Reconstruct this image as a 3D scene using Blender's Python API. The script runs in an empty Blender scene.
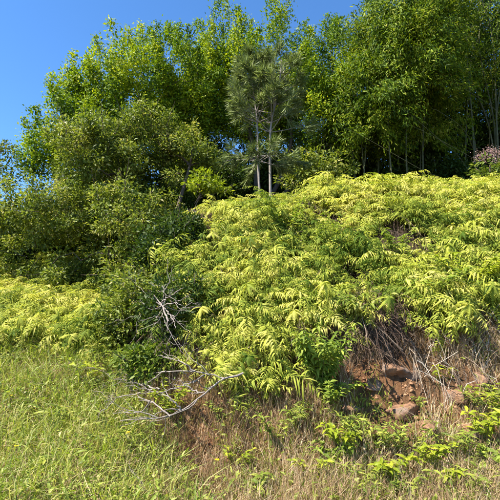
import bpy, math
import numpy as np
from mathutils import Matrix, Vector

rng = np.random.default_rng(11)
S = bpy.context.scene
COL = S.collection
rad = math.radians

# ------------------------------------------------------------------ camera
CAM = np.array([0.0, 0.0, 1.6]); PITCH = 10.0; FOC = 0.785
cd = bpy.data.cameras.new('camera'); cam = bpy.data.objects.new('camera', cd); COL.objects.link(cam)
cam.location = CAM; cam.rotation_euler = (rad(90 + PITCH), 0, 0)
cd.sensor_fit = 'HORIZONTAL'; cd.sensor_width = 36; cd.lens = 36 * FOC
cd.clip_start = 0.05; cd.clip_end = 2000
S.camera = cam
# ------------------------------------------------------------------ sky and sun
SUN_EL, SUN_AZ = 54.0, 243.0          # azimuth clockwise from +Y: behind the camera, to the left
w = bpy.data.worlds.new('World'); S.world = w; w.use_nodes = True
nt = w.node_tree; nt.nodes.clear()
sky = nt.nodes.new('ShaderNodeTexSky'); sky.sky_type = 'NISHITA'; sky.sun_disc = False
sky.sun_elevation = rad(SUN_EL); sky.sun_rotation = rad(SUN_AZ)
sky.air_density = 1.0; sky.dust_density = 0.0; sky.ozone_density = 6.0; sky.altitude = 800
bg = nt.nodes.new('ShaderNodeBackground'); bg.inputs[1].default_value = 0.115
wo = nt.nodes.new('ShaderNodeOutputWorld')
hs = nt.nodes.new('ShaderNodeHueSaturation'); hs.inputs['Saturation'].default_value = 1.13; nt.links.new(sky.outputs[0], hs.inputs['Color']); nt.links.new(hs.outputs[0], bg.inputs[0]); nt.links.new(bg.outputs[0], wo.inputs[0])
sd = bpy.data.lights.new('sun', 'SUN'); sun = bpy.data.objects.new('sun', sd); COL.objects.link(sun)
sd.energy = 5.0; sd.angle = rad(0.5); sd.color = (1.0, 0.95, 0.86)
tosun = Vector((math.sin(rad(SUN_AZ)) * math.cos(rad(SUN_EL)), math.cos(rad(SUN_AZ)) * math.cos(rad(SUN_EL)), math.sin(rad(SUN_EL))))
sun.rotation_euler = tosun.to_track_quat('Z', 'Y').to_euler(); sun.location = (-20, -20, 30)
S.view_settings.view_transform = 'Standard'; S.view_settings.look = 'None'
S.view_settings.exposure = 1.4; S.view_settings.gamma = 1.0
S.render.engine = 'CYCLES'
S.cycles.max_bounces = 5; S.cycles.diffuse_bounces = 2; S.cycles.transmission_bounces = 4
S.cycles.glossy_bounces = 2; S.cycles.caustics_reflective = False; S.cycles.caustics_refractive = False

# ------------------------------------------------------------------ helpers
def unit(a):
    a = np.asarray(a, float)
    return a / np.maximum(np.linalg.norm(a, axis=-1, keepdims=True), 1e-9)
def smooth(t):
    t = np.clip(t, 0, 1); return t * t * (3 - 2 * t)
def hash2(i, j, s):
    h = (i.astype(np.int64) * 374761393 + j.astype(np.int64) * 668265263 + s * 1442695041) & 0x7fffffff
    h = ((h ^ (h >> 13)) * 1274126177) & 0x7fffffff
    return ((h ^ (h >> 16)) & 0xffff) / 65535.0
def vnoise(x, y, s=0):
    x = np.asarray(x, float); y = np.asarray(y, float)
    i = np.floor(x); j = np.floor(y); u = smooth(x - i); v = smooth(y - j)
    a = hash2(i, j, s); b = hash2(i + 1, j, s); c = hash2(i, j + 1, s); d = hash2(i + 1, j + 1, s)
    return (a * (1 - u) + b * u) * (1 - v) + (c * (1 - u) + d * u) * v - 0.5
def fbm(x, y, f, o=3, s=0):
    r = 0; a = 1.0
    for k in range(o):
        r = r + a * vnoise(x * f, y * f, s + k * 17); f *= 2.1; a *= 0.5
    return r

def zf(x, y):
    """height of the ground"""
    x = np.asarray(x, float); y = np.asarray(y, float)
    yr = y + 0.35 * fbm(x, y * 0.3, 0.7, 2, 5) + 0.12 * fbm(x, y * 0.6, 2.6, 2, 8)
    L = np.interp(y, [-40, 0, 3, 4, 7, 10, 14, 20, 60, 300], [-2, -0.1, -0.05, 0.08, 1.4, 2.6, 4.0, 5.0, 8, 10])
    R = np.interp(yr, [-40, 0, 3.6, 4.3, 4.6, 5.0, 5.4, 5.65, 8.1, 9.6, 11, 14, 20, 60, 300],
                  [-2, -0.1, -0.1, 0.05, 0.3, 0.78, 1.35, 1.62, 3.85, 4.45, 4.8, 5.1, 5.4, 8, 10])
    R = R + 0.045 * np.clip(x, -2, 8) * smooth((y - 5) / 4)
    s = smooth((x + 0.23 * y + 0.6) / 1.3)
    z = L * (1 - s) + R * s
    z = z - 0.4 * np.exp(-((x + 0.27 * y) / 0.45) ** 2) * smooth((y - 5) / 1.2) * smooth((11 - y) / 3)
    z = z + 0.16 * fbm(x, y, 0.6, 3, 2) + 0.05 * fbm(x, y, 3.1, 3, 3)
    cut = smooth((y - 4.2) / 0.4) * smooth((6.2 - y) / 0.5) * s
    return z + cut * (0.30 * np.abs(fbm(x, y * 1.4, 2.6, 3, 9)) + 0.24 * np.abs(fbm(x, y, 5.5, 4, 4)) + 0.06 * fbm(x, y, 22, 2, 6))

def pray(px, py):
    a = rad(PITCH); F = np.array([0, math.cos(a), math.sin(a)]); U = np.array([0, -math.sin(a), math.cos(a)])
    f = 500 * FOC
    return unit(F + np.array([1, 0, 0]) * ((px - 250) / f) + U * ((250 - py) / f))
def at(px, py, Y):
    d = pray(px, py); return CAM + d * (Y / d[1])
def proj(Pt):
    Pt = np.asarray(Pt, float) - CAM
    a = rad(PITCH); dep = Pt[..., 1] * math.cos(a) + Pt[..., 2] * math.sin(a)
    up = -Pt[..., 1] * math.sin(a) + Pt[..., 2] * math.cos(a)
    dep = np.maximum(dep, 0.01); f = 500 * FOC
    return 250 + f * Pt[..., 0] / dep, 250 - f * up / dep
def hit(px, py):
    """where a sight line meets the ground"""
    d = pray(px, py); t = np.arange(2.5, 40, 0.02); q = CAM + d * t[:, None]
    b = np.nonzero(q[:, 2] < zf(q[:, 0], q[:, 1]))[0]
    p = q[b[0]] if len(b) else q[-1]
    return np.array([p[0], p[1], float(zf(p[0], p[1]))])
def ground(x, y): return np.array([x, y, float(zf(x, y))])
def inpoly(px, py, poly):
    r = np.zeros(np.shape(px), bool); n = len(poly)
    for i in range(n):
        x0, y0 = poly[i]; x1, y1 = poly[(i + 1) % n]
        c = ((y0 > py) != (y1 > py)) & (px < (x1 - x0) * (py - y0) / ((y1 - y0) or 1e-9) + x0); r ^= c
    return r

def mesh(name, V, groups, mat, tint=None, smooth_shade=False, attrs=None):
    me = bpy.data.meshes.new(name); V = np.ascontiguousarray(V, np.float32)
    groups = [np.asarray(g, np.int32) for g in groups if len(g)]
    me.vertices.add(len(V)); me.vertices.foreach_set('co', V.ravel())
    loops = np.concatenate([g.ravel() for g in groups]); sizes = np.concatenate([np.full(len(g), g.shape[1], np.int32) for g in groups])
    me.loops.add(len(loops)); me.loops.foreach_set('vertex_index', loops)
    me.polygons.add(len(sizes)); st = np.concatenate([[0], np.cumsum(sizes)[:-1]]).astype(np.int32)
    me.polygons.foreach_set('loop_start', st)
    if smooth_shade: me.polygons.foreach_set('use_smooth', np.ones(len(sizes), bool))
    if tint is not None:
        a = me.attributes.new('tint', 'FLOAT', 'POINT'); a.data.foreach_set('value', np.ascontiguousarray(tint, np.float32))
    for k, v in (attrs or {}).items():
        a = me.attributes.new(k, 'FLOAT', 'POINT'); a.data.foreach_set('value', np.ascontiguousarray(v, np.float32))
    me.update(calc_edges=True); me.materials.append(mat)
    return me
def link(name, me, parent=None):
    o = bpy.data.objects.new(name, me); COL.objects.link(o)
    if parent is not None: o.parent = parent
    return o
def tag(o, label, cat=None, group=None, kind=None):
    o['label'] = label
    if cat: o['category'] = cat
    if group: o['group'] = group
    if kind: o['kind'] = kind
    return o
def thing(name, loc, label, cat, group=None):
    o = bpy.data.objects.new(name, None); COL.objects.link(o); o.location = loc; o.empty_display_size = 0.1
    return tag(o, label, cat, group)
class MB:
    """collects pieces (world coordinates) of one mesh"""
    def __init__(s): s.v = []; s.g = {}; s.t = []; s.n = 0
    def add(s, V, F, tint=None):
        V = np.asarray(V, float); F = np.asarray(F, int)
        if not len(V): return
        s.v.append(V); s.g.setdefault(F.shape[1], []).append(F + s.n); s.n += len(V)
        s.t.append(np.full(len(V), 0.5) if tint is None else np.broadcast_to(tint, (len(V),)))
    def build(s, name, mat, parent=None, sm=False):
        V = np.concatenate(s.v); off = np.array(parent.location) if parent is not None else 0
        me = mesh(name, V - off, [np.concatenate(g) for g in s.g.values()], mat, np.concatenate(s.t), sm)
        return link(name, me, parent)
    def tube(s, pts, r, n=6, tint=None):
        pts = np.asarray(pts, float); k = len(pts); r = np.broadcast_to(r, (k,))
        T = unit(np.gradient(pts, axis=0)); ref = np.array([0.31, 0.87, 0.13]) if abs(T[:, 2]).mean() > 0.6 else np.array([0.05, 0.1, 1.0])
        A = unit(np.cross(T, ref)); B = np.cross(T, A); th = np.linspace(0, 2 * np.pi, n, endpoint=False)
        V = pts[:, None] + r[:, None, None] * (A[:, None] * np.cos(th)[None, :, None] + B[:, None] * np.sin(th)[None, :, None])
        i = np.arange(k - 1)[:, None] * n; j = np.arange(n)[None]; j2 = (j + 1) % n
        F = np.stack([i + j, i + j2, i + n + j2, i + n + j], -1).reshape(-1, 4)
        s.add(V.reshape(-1, 3), F, tint)
        if n > 3:
            s.add(np.vstack([V[-1], pts[-1] + T[-1] * r[-1]]), np.stack([np.arange(n), (np.arange(n) + 1) % n, np.full(n, n)], 1), tint)
    def leaves(s, P, D, N, L, W, tint, fold=0.12, droop=0.12, six=False):
        n = len(P)
        if not n: return
        D = unit(D); Sd = unit(np.cross(D, N)); N = np.cross(Sd, D)
        L = np.broadcast_to(L, (n,))[:, None]; W = np.broadcast_to(W, (n,))[:, None]; t = np.broadcast_to(tint, (n,))
        if not six:
            V = np.stack([P, P + D * L * .42 + Sd * W / 2 + N * fold * W, P + D * L - N * droop * L, P + D * L * .42 - Sd * W / 2 + N * fold * W], 1)
            b = np.arange(n)[:, None] * 4
            s.add(V.reshape(-1, 3), np.concatenate([b + [0, 1, 2], b + [0, 2, 3]]), np.repeat(t, 4))
        else:
            m1 = P + D * L * .33 + N * droop * L * .25; m2 = P + D * L * .72
            V = np.stack([P, m1 + Sd * W * .48 + N * fold * W, m1 - Sd * W * .48 + N * fold * W, m1, m2 + Sd * W * .36 + N * fold * W * .6, m2 - Sd * W * .36 + N * fold * W * .6, m2, P + D * L - N * droop * L], 1)
            b = np.arange(n)[:, None] * 8
            s.add(V.reshape(-1, 3), np.concatenate([b + [0, 1, 3], b + [0, 3, 2], b + [4, 7, 6], b + [6, 7, 5]]), np.repeat(t, 8))
            s.g.setdefault(4, []).append(np.concatenate([b + [1, 4, 6, 3], b + [3, 6, 5, 2]]) + s.n - len(V) * 8)
    def blades(s, P, D, h, wd, bend, tint):
        n = len(P); D = unit(D); h = np.broadcast_to(h, (n,))[:, None]; wd = np.broadcast_to(wd, (n,))[:, None]; bend = np.broadcast_to(bend, (n,))[:, None]
        a = rng.uniform(0, 2 * np.pi, n); B = np.stack([np.cos(a), np.sin(a), np.zeros(n)], 1)
        Sd = unit(np.cross(D, B)); m = P + D * h * .55 + B * h * bend * .25; e = P + D * h * (1 - .4 * bend) + B * h * bend
        V = np.stack([P - Sd * wd / 2, P + Sd * wd / 2, m - Sd * wd * .4, m + Sd * wd * .4, e], 1)
        b = np.arange(n)[:, None] * 5
        s.add(V.reshape(-1, 3), np.concatenate([b + [0, 1, 3], b + [0, 3, 2], b + [2, 3, 4]]), np.repeat(np.broadcast_to(tint, (n,)), 5))

def rdir(n): return unit(rng.normal(size=(n, 3)))
def wig(a, b, n=8, amp=0.05, sag=0.0):
    a = np.asarray(a, float); b = np.asarray(b, float); t = np.linspace(0, 1, n)[:, None]
    L = np.linalg.norm(b - a); off = np.cumsum(rng.normal(size=(n, 3)), 0) * amp * L / math.sqrt(n)
    off -= t * off[-1]; off[0] = 0
    return a + (b - a) * t + off + np.array([0, 0, 1.0]) * sag * L * 4 * t * (1 - t)
def spl(pts, n=12):
    pts = np.asarray(pts, float); k = len(pts); t = np.linspace(0, k - 1, n); i = np.minimum(t.astype(int), k - 2); u = (t - i)[:, None]
    p = np.vstack([2 * pts[0] - pts[1], pts, 2 * pts[-1] - pts[-2]]); p0, p1, p2, p3 = p[i], p[i + 1], p[i + 2], p[i + 3]
    return 0.5 * (2 * p1 + (p2 - p0) * u + (2 * p0 - 5 * p1 + 4 * p2 - p3) * u ** 2 + (3 * p1 - p0 - 3 * p2 + p3) * u ** 3)

# ------------------------------------------------------------------ materials
def ramp(nt, stops):
    r = nt.nodes.new('ShaderNodeValToRGB'); e = r.color_ramp.elements
    while len(e) < len(stops): e.new(0.5)
    for k, (p, c) in enumerate(stops): e[k].position = p; e[k].color = (*c, 1)
    return r
def leafmat(name, stops, trans=0.35, rough=0.45, spec=0.35, objvar=0.0, tcol=1.3):
    m = bpy.data.materials.new(name); m.use_nodes = True; nt = m.node_tree; N = nt.nodes; K = nt.links; N.clear()
    a = N.new('ShaderNodeAttribute'); a.attribute_name = 'tint'; val = a.outputs['Fac']
    if objvar:
        oi = N.new('ShaderNodeObjectInfo'); ma = N.new('ShaderNodeMath'); ma.operation = 'MULTIPLY_ADD'
        K.new(oi.outputs['Random'], ma.inputs[0]); ma.inputs[1].default_value = objvar; ma.inputs[2].default_value = -objvar / 2
        ad = N.new('ShaderNodeMath'); K.new(val, ad.inputs[0]); K.new(ma.outputs[0], ad.inputs[1]); val = ad.outputs[0]
    r = ramp(nt, stops); K.new(val, r.inputs[0])
    b = N.new('ShaderNodeBsdfPrincipled'); b.inputs['Roughness'].default_value = rough; b.inputs['Specular IOR Level'].default_value = spec
    K.new(r.outputs[0], b.inputs['Base Color'])
    o = N.new('ShaderNodeOutputMaterial')
    if trans:
        g = N.new('ShaderNodeMix'); g.data_type = 'RGBA'; g.blend_type = 'MULTIPLY'; g.inputs[0].default_value = 1
        K.new(r.outputs[0], g.inputs[6]); g.inputs[7].default_value = (tcol * 1.05, tcol * 1.1, tcol * 0.5, 1)
        t = N.new('ShaderNodeBsdfTranslucent'); K.new(g.outputs[2], t.inputs[0])
        x = N.new('ShaderNodeMixShader'); x.inputs[0].default_value = trans
        K.new(b.outputs[0], x.inputs[1]); K.new(t.outputs[0], x.inputs[2]); K.new(x.outputs[0], o.inputs[0])
    else: K.new(b.outputs[0], o.inputs[0])
    return m
def solid(name, c1, c2, scale=8, rough=0.8, bump=0.3, stretch=(1, 1, 1), spots=None):
    m = bpy.data.materials.new(name); m.use_nodes = True; nt = m.node_tree; N = nt.nodes; K = nt.links
    b = N['Principled BSDF']; b.inputs['Roughness'].default_value = rough; b.inputs['Specular IOR Level'].default_value = 0.2
    tc = N.new('ShaderNodeTexCoord'); mp = N.new('ShaderNodeMapping'); mp.inputs['Scale'].default_value = stretch
    K.new(tc.outputs['Object'], mp.inputs[0])
    n = N.new('ShaderNodeTexNoise'); n.inputs['Scale'].default_value = scale; n.inputs['Detail'].default_value = 8; n.inputs['Roughness'].default_value = 0.65
    K.new(mp.outputs[0], n.inputs[0]); r = ramp(nt, [(0.3, c1), (0.7, c2)]); K.new(n.outputs[0], r.inputs[0]); out = r.outputs[0]
    if spots:
        n2 = N.new('ShaderNodeTexNoise'); n2.inputs['Scale'].default_value = scale * 0.45; n2.inputs['Detail'].default_value = 5; K.new(mp.outputs[0], n2.inputs[0])
        r2 = ramp(nt, [(0.52, (0, 0, 0)), (0.62, (1, 1, 1))]); K.new(n2.outputs[0], r2.inputs[0])
        x = N.new('ShaderNodeMix'); x.data_type = 'RGBA'; K.new(r2.outputs[0], x.inputs[0]); K.new(out, x.inputs[6]); x.inputs[7].default_value = (*spots, 1); out = x.outputs[2]
    K.new(out, b.inputs['Base Color'])
    bp = N.new('ShaderNodeBump'); bp.inputs['Strength'].default_value = bump; bp.inputs['Distance'].default_value = 0.05 if bump > .8 else 0.02
    K.new(n.outputs[0], bp.inputs['Height']); K.new(bp.outputs[0], b.inputs['Normal'])
    return m
M = {}
M['fern'] = leafmat('fern_green', [(0, (.07, .12, .012)), (.3, (.19, .235, .03)), (.7, (.42, .43, .06)), (1, (.58, .52, .14))], .34, .6, .1, .7)
M['fernstem'] = leafmat('fern_stem', [(0, (.10, .05, .02)), (1, (.22, .15, .06))], 0, .6)
M['broad'] = leafmat('broadleaf_olive', [(0, (.035, .06, .01)), (.4, (.15, .19, .025)), (.75, (.27, .30, .045)), (1, (.40, .35, .13))], .34, .5, .22)
M['shoot'] = leafmat('shoot_green', [(0, (.035, .08, .008)), (.4, (.14, .22, .010)), (.75, (.30, .36, .012)), (1, (.48, .47, .03))], .3, .55, .15)
M['bamboo'] = leafmat('bamboo_green', [(0, (.025, .06, .006)), (.45, (.11, .175, .009)), (.8, (.24, .29, .012)), (1, (.38, .37, .06))], .3, .55, .15)
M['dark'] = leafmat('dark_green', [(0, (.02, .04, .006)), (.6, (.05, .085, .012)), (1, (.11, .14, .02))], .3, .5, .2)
M['pine'] = leafmat('pine_needle', [(0, (.07, .11, .025)), (.6, (.24, .29, .11)), (1, (.40, .43, .21))], .3, .5, .2)
M['yellow'] = leafmat('bright_yellow_green', [(0, (.13, .17, .01)), (.6, (.26, .31, .02)), (1, (.44, .43, .04))], .4, .5, .2, .3)
M['weed'] = leafmat('weed_green', [(0, (.07, .11, .014)), (.5, (.18, .23, .03)), (1, (.36, .37, .06))], .36, .5, .2, .5)
M['grass'] = leafmat('grass_green', [(0, (.09, .14, .02)), (.4, (.23, .29, .035)), (.75, (.36, .38, .07)), (1, (.52, .45, .18))], .34, .5, .3)
M['dry'] = leafmat('dry_straw', [(0, (.16, .09, .05)), (.35, (.35, .22, .125)), (.7, (.52, .37, .215)), (1, (.68, .56, .37))], .25, .65, .2)
M['thatch'] = leafmat('grey_thatch', [(0, (.08, .05, .035)), (.4, (.19, .13, .09)), (.75, (.32, .25, .18)), (1, (.48, .42, .34))], .1, .75, .15)
M['green'] = leafmat('sapling_green', [(0, (.06, .11, .012)), (.5, (.17, .23, .028)), (1, (.34, .38, .06))], .35, .55, .15, .4)
M['pink'] = leafmat('pink_blossom', [(0, (.25, .15, .14)), (1, (.5, .33, .32))], .25, .6, .2)
M['flower'] = leafmat('yellow_petal', [(0, (.6, .36, .01)), (1, (.8, .55, .02))], .2, .5, .2)
M['bark'] = solid('bark_brown', (.05, .035, .025), (.15, .115, .085), 14, .9, .5, (1, 1, .3))
M['pinebark'] = solid('pine_bark_pale', (.16, .13, .11), (.34, .30, .27), 20, .85, .5, (1, 1, .4))
M['culm'] = solid('bamboo_culm', (.05, .06, .022), (.15, .145, .07), 9, .5, .1, (1, 1, .2))
M['deadwood'] = solid('grey_deadwood', (.12, .095, .075), (.38, .32, .275), 16, .85, .5, (1, 1, 1))
M['rock'] = solid('laterite_rock', (.14, .075, .045), (.40, .22, .12), 11, .95, 1.0, (1, 1, 1), (.22, .15, .11))
M['clod'] = solid('earth_clod', (.16, .08, .045), (.42, .23, .12), 3, .95, .6)
M['stem'] = solid('green_stem', (.08, .10, .03), (.17, .16, .06), 20, .6, .1)

def ground_material():
    m = bpy.data.materials.new('earth'); m.use_nodes = True; nt = m.node_tree; N = nt.nodes; K = nt.links
    b = N['Principled BSDF']; b.inputs['Roughness'].default_value = 0.95; b.inputs['Specular IOR Level'].default_value = 0.1
    tc = N.new('ShaderNodeTexCoord')
    def noise(sc, det=8, ro=.65):
        n = N.new('ShaderNodeTexNoise'); n.inputs['Scale'].default_value = sc; n.inputs['Detail'].default_value = det; n.inputs['Roughness'].default_value = ro
        K.new(tc.outputs['Object'], n.inputs[0]); return n
    n1 = noise(4.5, 10, .75); n2 = noise(17, 12, .8); n3 = noise(1.5, 4)
    soil = ramp(nt, [(.28, (.16, .075, .04)), (.46, (.38, .19, .09)), (.6, (.52, .29, .15)), (.78, (.54, .38, .25))]); K.new(n2.outputs[0], soil.inputs[0])
    red = ramp(nt, [(.35, (.24, .10, .05)), (.6, (.52, .25, .11))]); K.new(n1.outputs[0], red.inputs[0])
    x1 = N.new('ShaderNodeMix'); x1.data_type = 'RGBA'; K.new(n3.outputs[0], x1.inputs[0]); K.new(soil.outputs[0], x1.inputs[6]); K.new(red.outputs[0], x1.inputs[7])
    lit = ramp(nt, [(.3, (.05, .035, .02)), (.55, (.12, .085, .045)), (.75, (.2, .15, .08))]); K.new(n2.outputs[0], lit.inputs[0])
    a = N.new('ShaderNodeAttribute'); a.attribute_name = 'soil'
    x2 = N.new('ShaderNodeMix'); x2.data_type = 'RGBA'; K.new(a.outputs['Fac'], x2.inputs[0]); K.new(lit.outputs[0], x2.inputs[6]); K.new(x1.outputs[2], x2.inputs[7])
    K.new(x2.outputs[2], b.inputs['Base Color'])
    bp = N.new('ShaderNodeBump'); bp.inputs['Strength'].default_value = 1.0; bp.inputs['Distance'].default_value = 0.12
    K.new(n2.outputs[0], bp.inputs['Height']); K.new(bp.outputs[0], b.inputs['Normal'])
    return m
M['earth'] = ground_material()

# ------------------------------------------------------------------ ground: one sheet, fine near the camera
def axis(lo, hi, step, far, g=1.22):
    a = list(np.arange(lo, hi + 1e-6, step)); d = step
    while a[-1] < far: d *= g; a.append(a[-1] + d)
    d = step
    while a[0] > -far: d *= g; a.insert(0, a[0] - d)
    return np.array(a)
gx = axis(-4.6, 4.6, 0.03, 300, 1.14); gy = axis(3.4, 7.6, 0.028, 300, 1.14)
X, Y = np.meshgrid(gx, gy); Z = zf(X, Y); nx, ny = len(gx), len(gy)
V = np.stack([X, Y, Z], -1).reshape(-1, 3)
i, j = np.meshgrid(np.arange(nx - 1), np.arange(ny - 1)); b = (j * nx + i).ravel()
F = np.stack([b, b + 1, b + nx + 1, b + nx], 1)
soil = smooth((X + 0.23 * Y + 0.3) / 1.0) * smooth((Y - 3.6) / 0.5) * smooth((6.3 - Y) / 0.5) * np.clip(0.85 + 0.9 * fbm(X, Y, 1.6, 3, 21), 0, 1)
link('ground', mesh('ground', V, [F], M['earth'], None, True, {'soil': soil.ravel()}))['kind'] = 'structure'

# ------------------------------------------------------------------ trees
def crown_points(ells, n, shell=0.5):
    """clump centres spread through ellipsoids (cx,cy,cz,rx,ry,rz); returns centres and outward directions"""
    e = np.array(ells, float); vol = e[:, 3] * e[:, 4] * e[:, 5]; pick = rng.choice(len(e), n, p=vol / vol.sum()); d = rdir(n)
    r = (shell ** 3 + (1 - shell ** 3) * rng.random(n)) ** (1 / 3); r = r * (0.8 + 0.38 * rng.random(n))
    return e[pick, :3] + d * r[:, None] * e[pick, 3:], unit(d / e[pick, 3:])
def sprays(cl, lv, C, O, style, leafL, leafW, per, twig, spread, up=0.6, side=None):
    """each clump: one twig with its leaves; lv collects leaves, cl twigs"""
    n = len(C); D = unit(O * 0.7 + np.array([0, 0, up]) + rng.normal(size=(n, 3)) * 0.35)
    ct = rng.random(n)
    L = twig * rng.uniform(.6, 1.25, n)
    if style == 'bamboo':
        D = unit(O * np.array([1, 1, .4]) + np.array([0, 0, .35]) + rng.normal(size=(n, 3)) * 0.4)
    for k in range(0, n, 3):
        t = np.linspace(0, 1, 4)[:, None]; sag = -0.5 if style == 'bamboo' else 0.0
        cl.tube(C[k] + D[k] * L[k] * t + np.array([0, 0, sag]) * L[k] * t ** 2, np.array([.012, .009, .006, .003]), 3)
    m = n * per; idx = np.repeat(np.arange(n), per); t = rng.random(m)
    if style == 'shoot':
        lat = rng.normal(size=(m, 3)); pos = C[idx] + D[idx] * (L[idx] * t)[:, None] + lat * (spread * (.35 + .8 * np.sin(np.pi * t ** .8)))[:, None]
        ld = unit(D[idx] * 0.45 + rdir(m) * 0.9); nn = unit(unit(lat) * .8 + O[idx] * .3 + rng.normal(size=(m, 3)) * .35 + np.array([0, 0, .5]))
    elif style == 'bamboo':
        pos = C[idx] + D[idx] * (L[idx] * t)[:, None] + np.array([0, 0, -.5]) * (L[idx] * t * t)[:, None] + rng.normal(size=(m, 3)) * spread
        ld = unit(D[idx] * .5 + np.array([0, 0, -.75]) + rdir(m) * .75); nn = unit(O[idx] * .9 + np.array([0, 0, .5]) + rng.normal(size=(m, 3)) * .5)
    else:
        q = rdir(m); rr = rng.random(m) ** .5
        pos = C[idx] + q * (rr * spread)[:, None] * np.array([1.15, 1.15, .75]) + D[idx] * (L[idx] * t * .5)[:, None]
        ld = unit(q + D[idx] * .3 + np.array([0, 0, -.15]) + rng.normal(size=(m, 3)) * .45); nn = unit(np.array([0, 0, .55]) + O[idx] * .45 + q * .75 + rng.normal(size=(m, 3)) * .4)
    tint = np.clip(.47 + .5 * (ct[idx] - .5) + .22 * rng.normal(size=m), 0, 1)
    s = rng.uniform(.65, 1.3, m)
    lv.leaves(pos, ld, nn, leafL * s, leafW * s, tint)
def tree(name, label, base, trunks, ells, mat, style, n, per, leafL, leafW, twig, spread, shell=.5, up=.6, group=None, extra=None, limbs=14, bark='bark', cat='tree', trim=None):
    root = thing(name, base, label, cat, group)
    C, O = crown_points(ells, n, shell)
    if trim is not None: k = trim(C); C, O = C[k], O[k]
    if extra is not None: C = np.vstack([C, extra[0]]); O = np.vstack([O, unit(extra[1])])
    tr = MB(); nodes = []
    for pts, r0, r1 in trunks:
        c = spl(pts, 14); tr.tube(c, np.linspace(r0, r1, 14), 8); nodes.append(c[4:])
    tr.build('trunk', M[bark], root, True)
    nodes = np.vstack(nodes); br = MB(); lv = MB()
    for k in rng.choice(len(C), min(limbs, len(C)), replace=False):
        d = np.linalg.norm(nodes - C[k], axis=1) + 1.5 * np.maximum(0, nodes[:, 2] - C[k][2] + .3); a = nodes[d.argmin()]
        br.tube(wig(a, C[k], 9, .16, .06), np.linspace(min(.03, trunks[0][1] * .4), .006, 9), 5)
    sprays(br, lv, C, O, style, leafL, leafW, per, twig, spread, up)
    br.build('branches', M[bark], root, True)['kind'] = 'stuff'
    cr = lv.build('crown', M[mat], root); cr['kind'] = 'stuff'
    return root
def E(px, py, Y, rx, rz, ry=None):      # an ellipsoid of foliage standing at distance Y; sizes in metres
    p = at(px, py, Y); return (*p, rx, ry or rx, rz)

# olive broadleaf tree in the left half
b0 = ground(-3.0, 9.2)
tree('broadleaf_tree', 'dense olive-green small-leaved tree overhanging the gully beside the grassy slope', b0,
     [([b0, at(150, 240, 9.2), at(128, 190, 9.3), at(110, 140, 9.5)], .11, .04), ([b0, at(165, 250, 9.1), at(180, 200, 9.3), at(190, 165, 9.5)], .08, .03)],
     [E(100, 160, 9.4, 1.15, .95), E(150, 140, 9.8, .8, .7), E(188, 165, 9.8, .75, .8), E(60, 215, 9.2, 1.25, .6), E(130, 225, 8.9, 1.2, .75), E(145, 268, 8.6, .7, .75), E(15, 226, 9.6, .9, .4), E(80, 226, 9.2, .8, .35), E(135, 300, 8.2, .52, .6), E(146, 328, 7.7, .42, .45), E(120, 340, 7.5, .36, .4), E(128, 365, 6.9, .28, .28), E(40, 255, 9.0, .42, .36), E(2, 262, 9.2, .45, .36), E(95, 258, 8.8, .42, .42), E(68, 272, 8.6, .3, .3), E(112, 292, 8.2, .4, .5), E(168, 245, 9.0, .5, .6), E(20, 280, 8.8, .25, .25)],
     'broad', 'broad', 600, 135, .085, .037, .65, .2, .35, limbs=26)
# upright-shooting trees behind it
b1 = ground(-3.6, 12.6)
sh = [at(x, y, Y) for x, y, Y in ((66, 92, 12), (75, 112, 12), (52, 122, 11.8), (40, 142, 11.8), (95, 82, 12), (118, 76, 12.2), (134, 62, 12.2), (160, 52, 12.6), (178, 48, 12.6), (35, 160, 11.6), (30, 178, 11.6), (100, 78, 12), (82, 96, 12), (150, 66, 12.4), (60, 102, 12), (142, 52, 12.4), (168, 40, 12.6), (45, 132, 11.8), (25, 168, 11.6), (190, 45, 12.8))]
tree('leafy_tree', 'tall bright green tree with upright leafy shoots against the sky behind the olive tree', b1,
     [([b1, at(140, 200, 12.6), at(130, 150, 12.6), at(140, 100, 12.6)], .14, .05), ([b1, at(110, 190, 12.4), at(85, 150, 12.3)], .09, .03)],
     [E(135, 112, 12.6, 1.65, 1.5), E(188, 105, 13.0, 1.35, 1.8), E(88, 142, 12.2, 1.2, 1.1), E(50, 172, 11.8, .7, .6)],
     'shoot', 'shoot', 200, 360, .095, .05, 1.2, .15, .4, .9, extra=(np.array(sh), np.tile([-.4, 0, .8], (len(sh), 1))), limbs=24)
b2 = ground(.3, 13.4)
sh = [at(x, y, 13.2) for x, y in ((205, 42), (212, 30), (222, 50), (236, 40), (243, 30), (244, 48), (283, 32), (287, 22), (280, 45), (292, 50), (300, 62), (333, 48), (336, 36), (330, 60), (318, 66), (265, 52), (256, 60), (198, 60), (310, 70), (322, 58), (308, 84), (340, 80), (345, 95), (228, 32), (272, 40))]
tree('leafy_tree', 'tall yellow-green tree with pointed leafy shoots rising behind the pine', b2,
     [([b2, at(255, 160, 13.4), at(245, 110, 13.4), at(243, 60, 13.3)], .13, .04), ([b2, at(290, 150, 13.4), at(286, 60, 13.2)], .1, .03), ([b2, at(320, 150, 13.4), at(333, 70, 13.2)], .09, .03)],
     [E(240, 105, 13.4, 1.5, 1.7), E(295, 110, 13.3, 1.35, 1.6), E(330, 125, 13.0, 1.0, 1.6), E(215, 90, 13.4, 1.0, 1.3)],
     'shoot', 'shoot', 200, 360, .095, .05, 1.25, .15, .4, 1.1, extra=(np.array(sh), np.tile([0, 0, 1.0], (len(sh), 1))), limbs=24)

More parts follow.
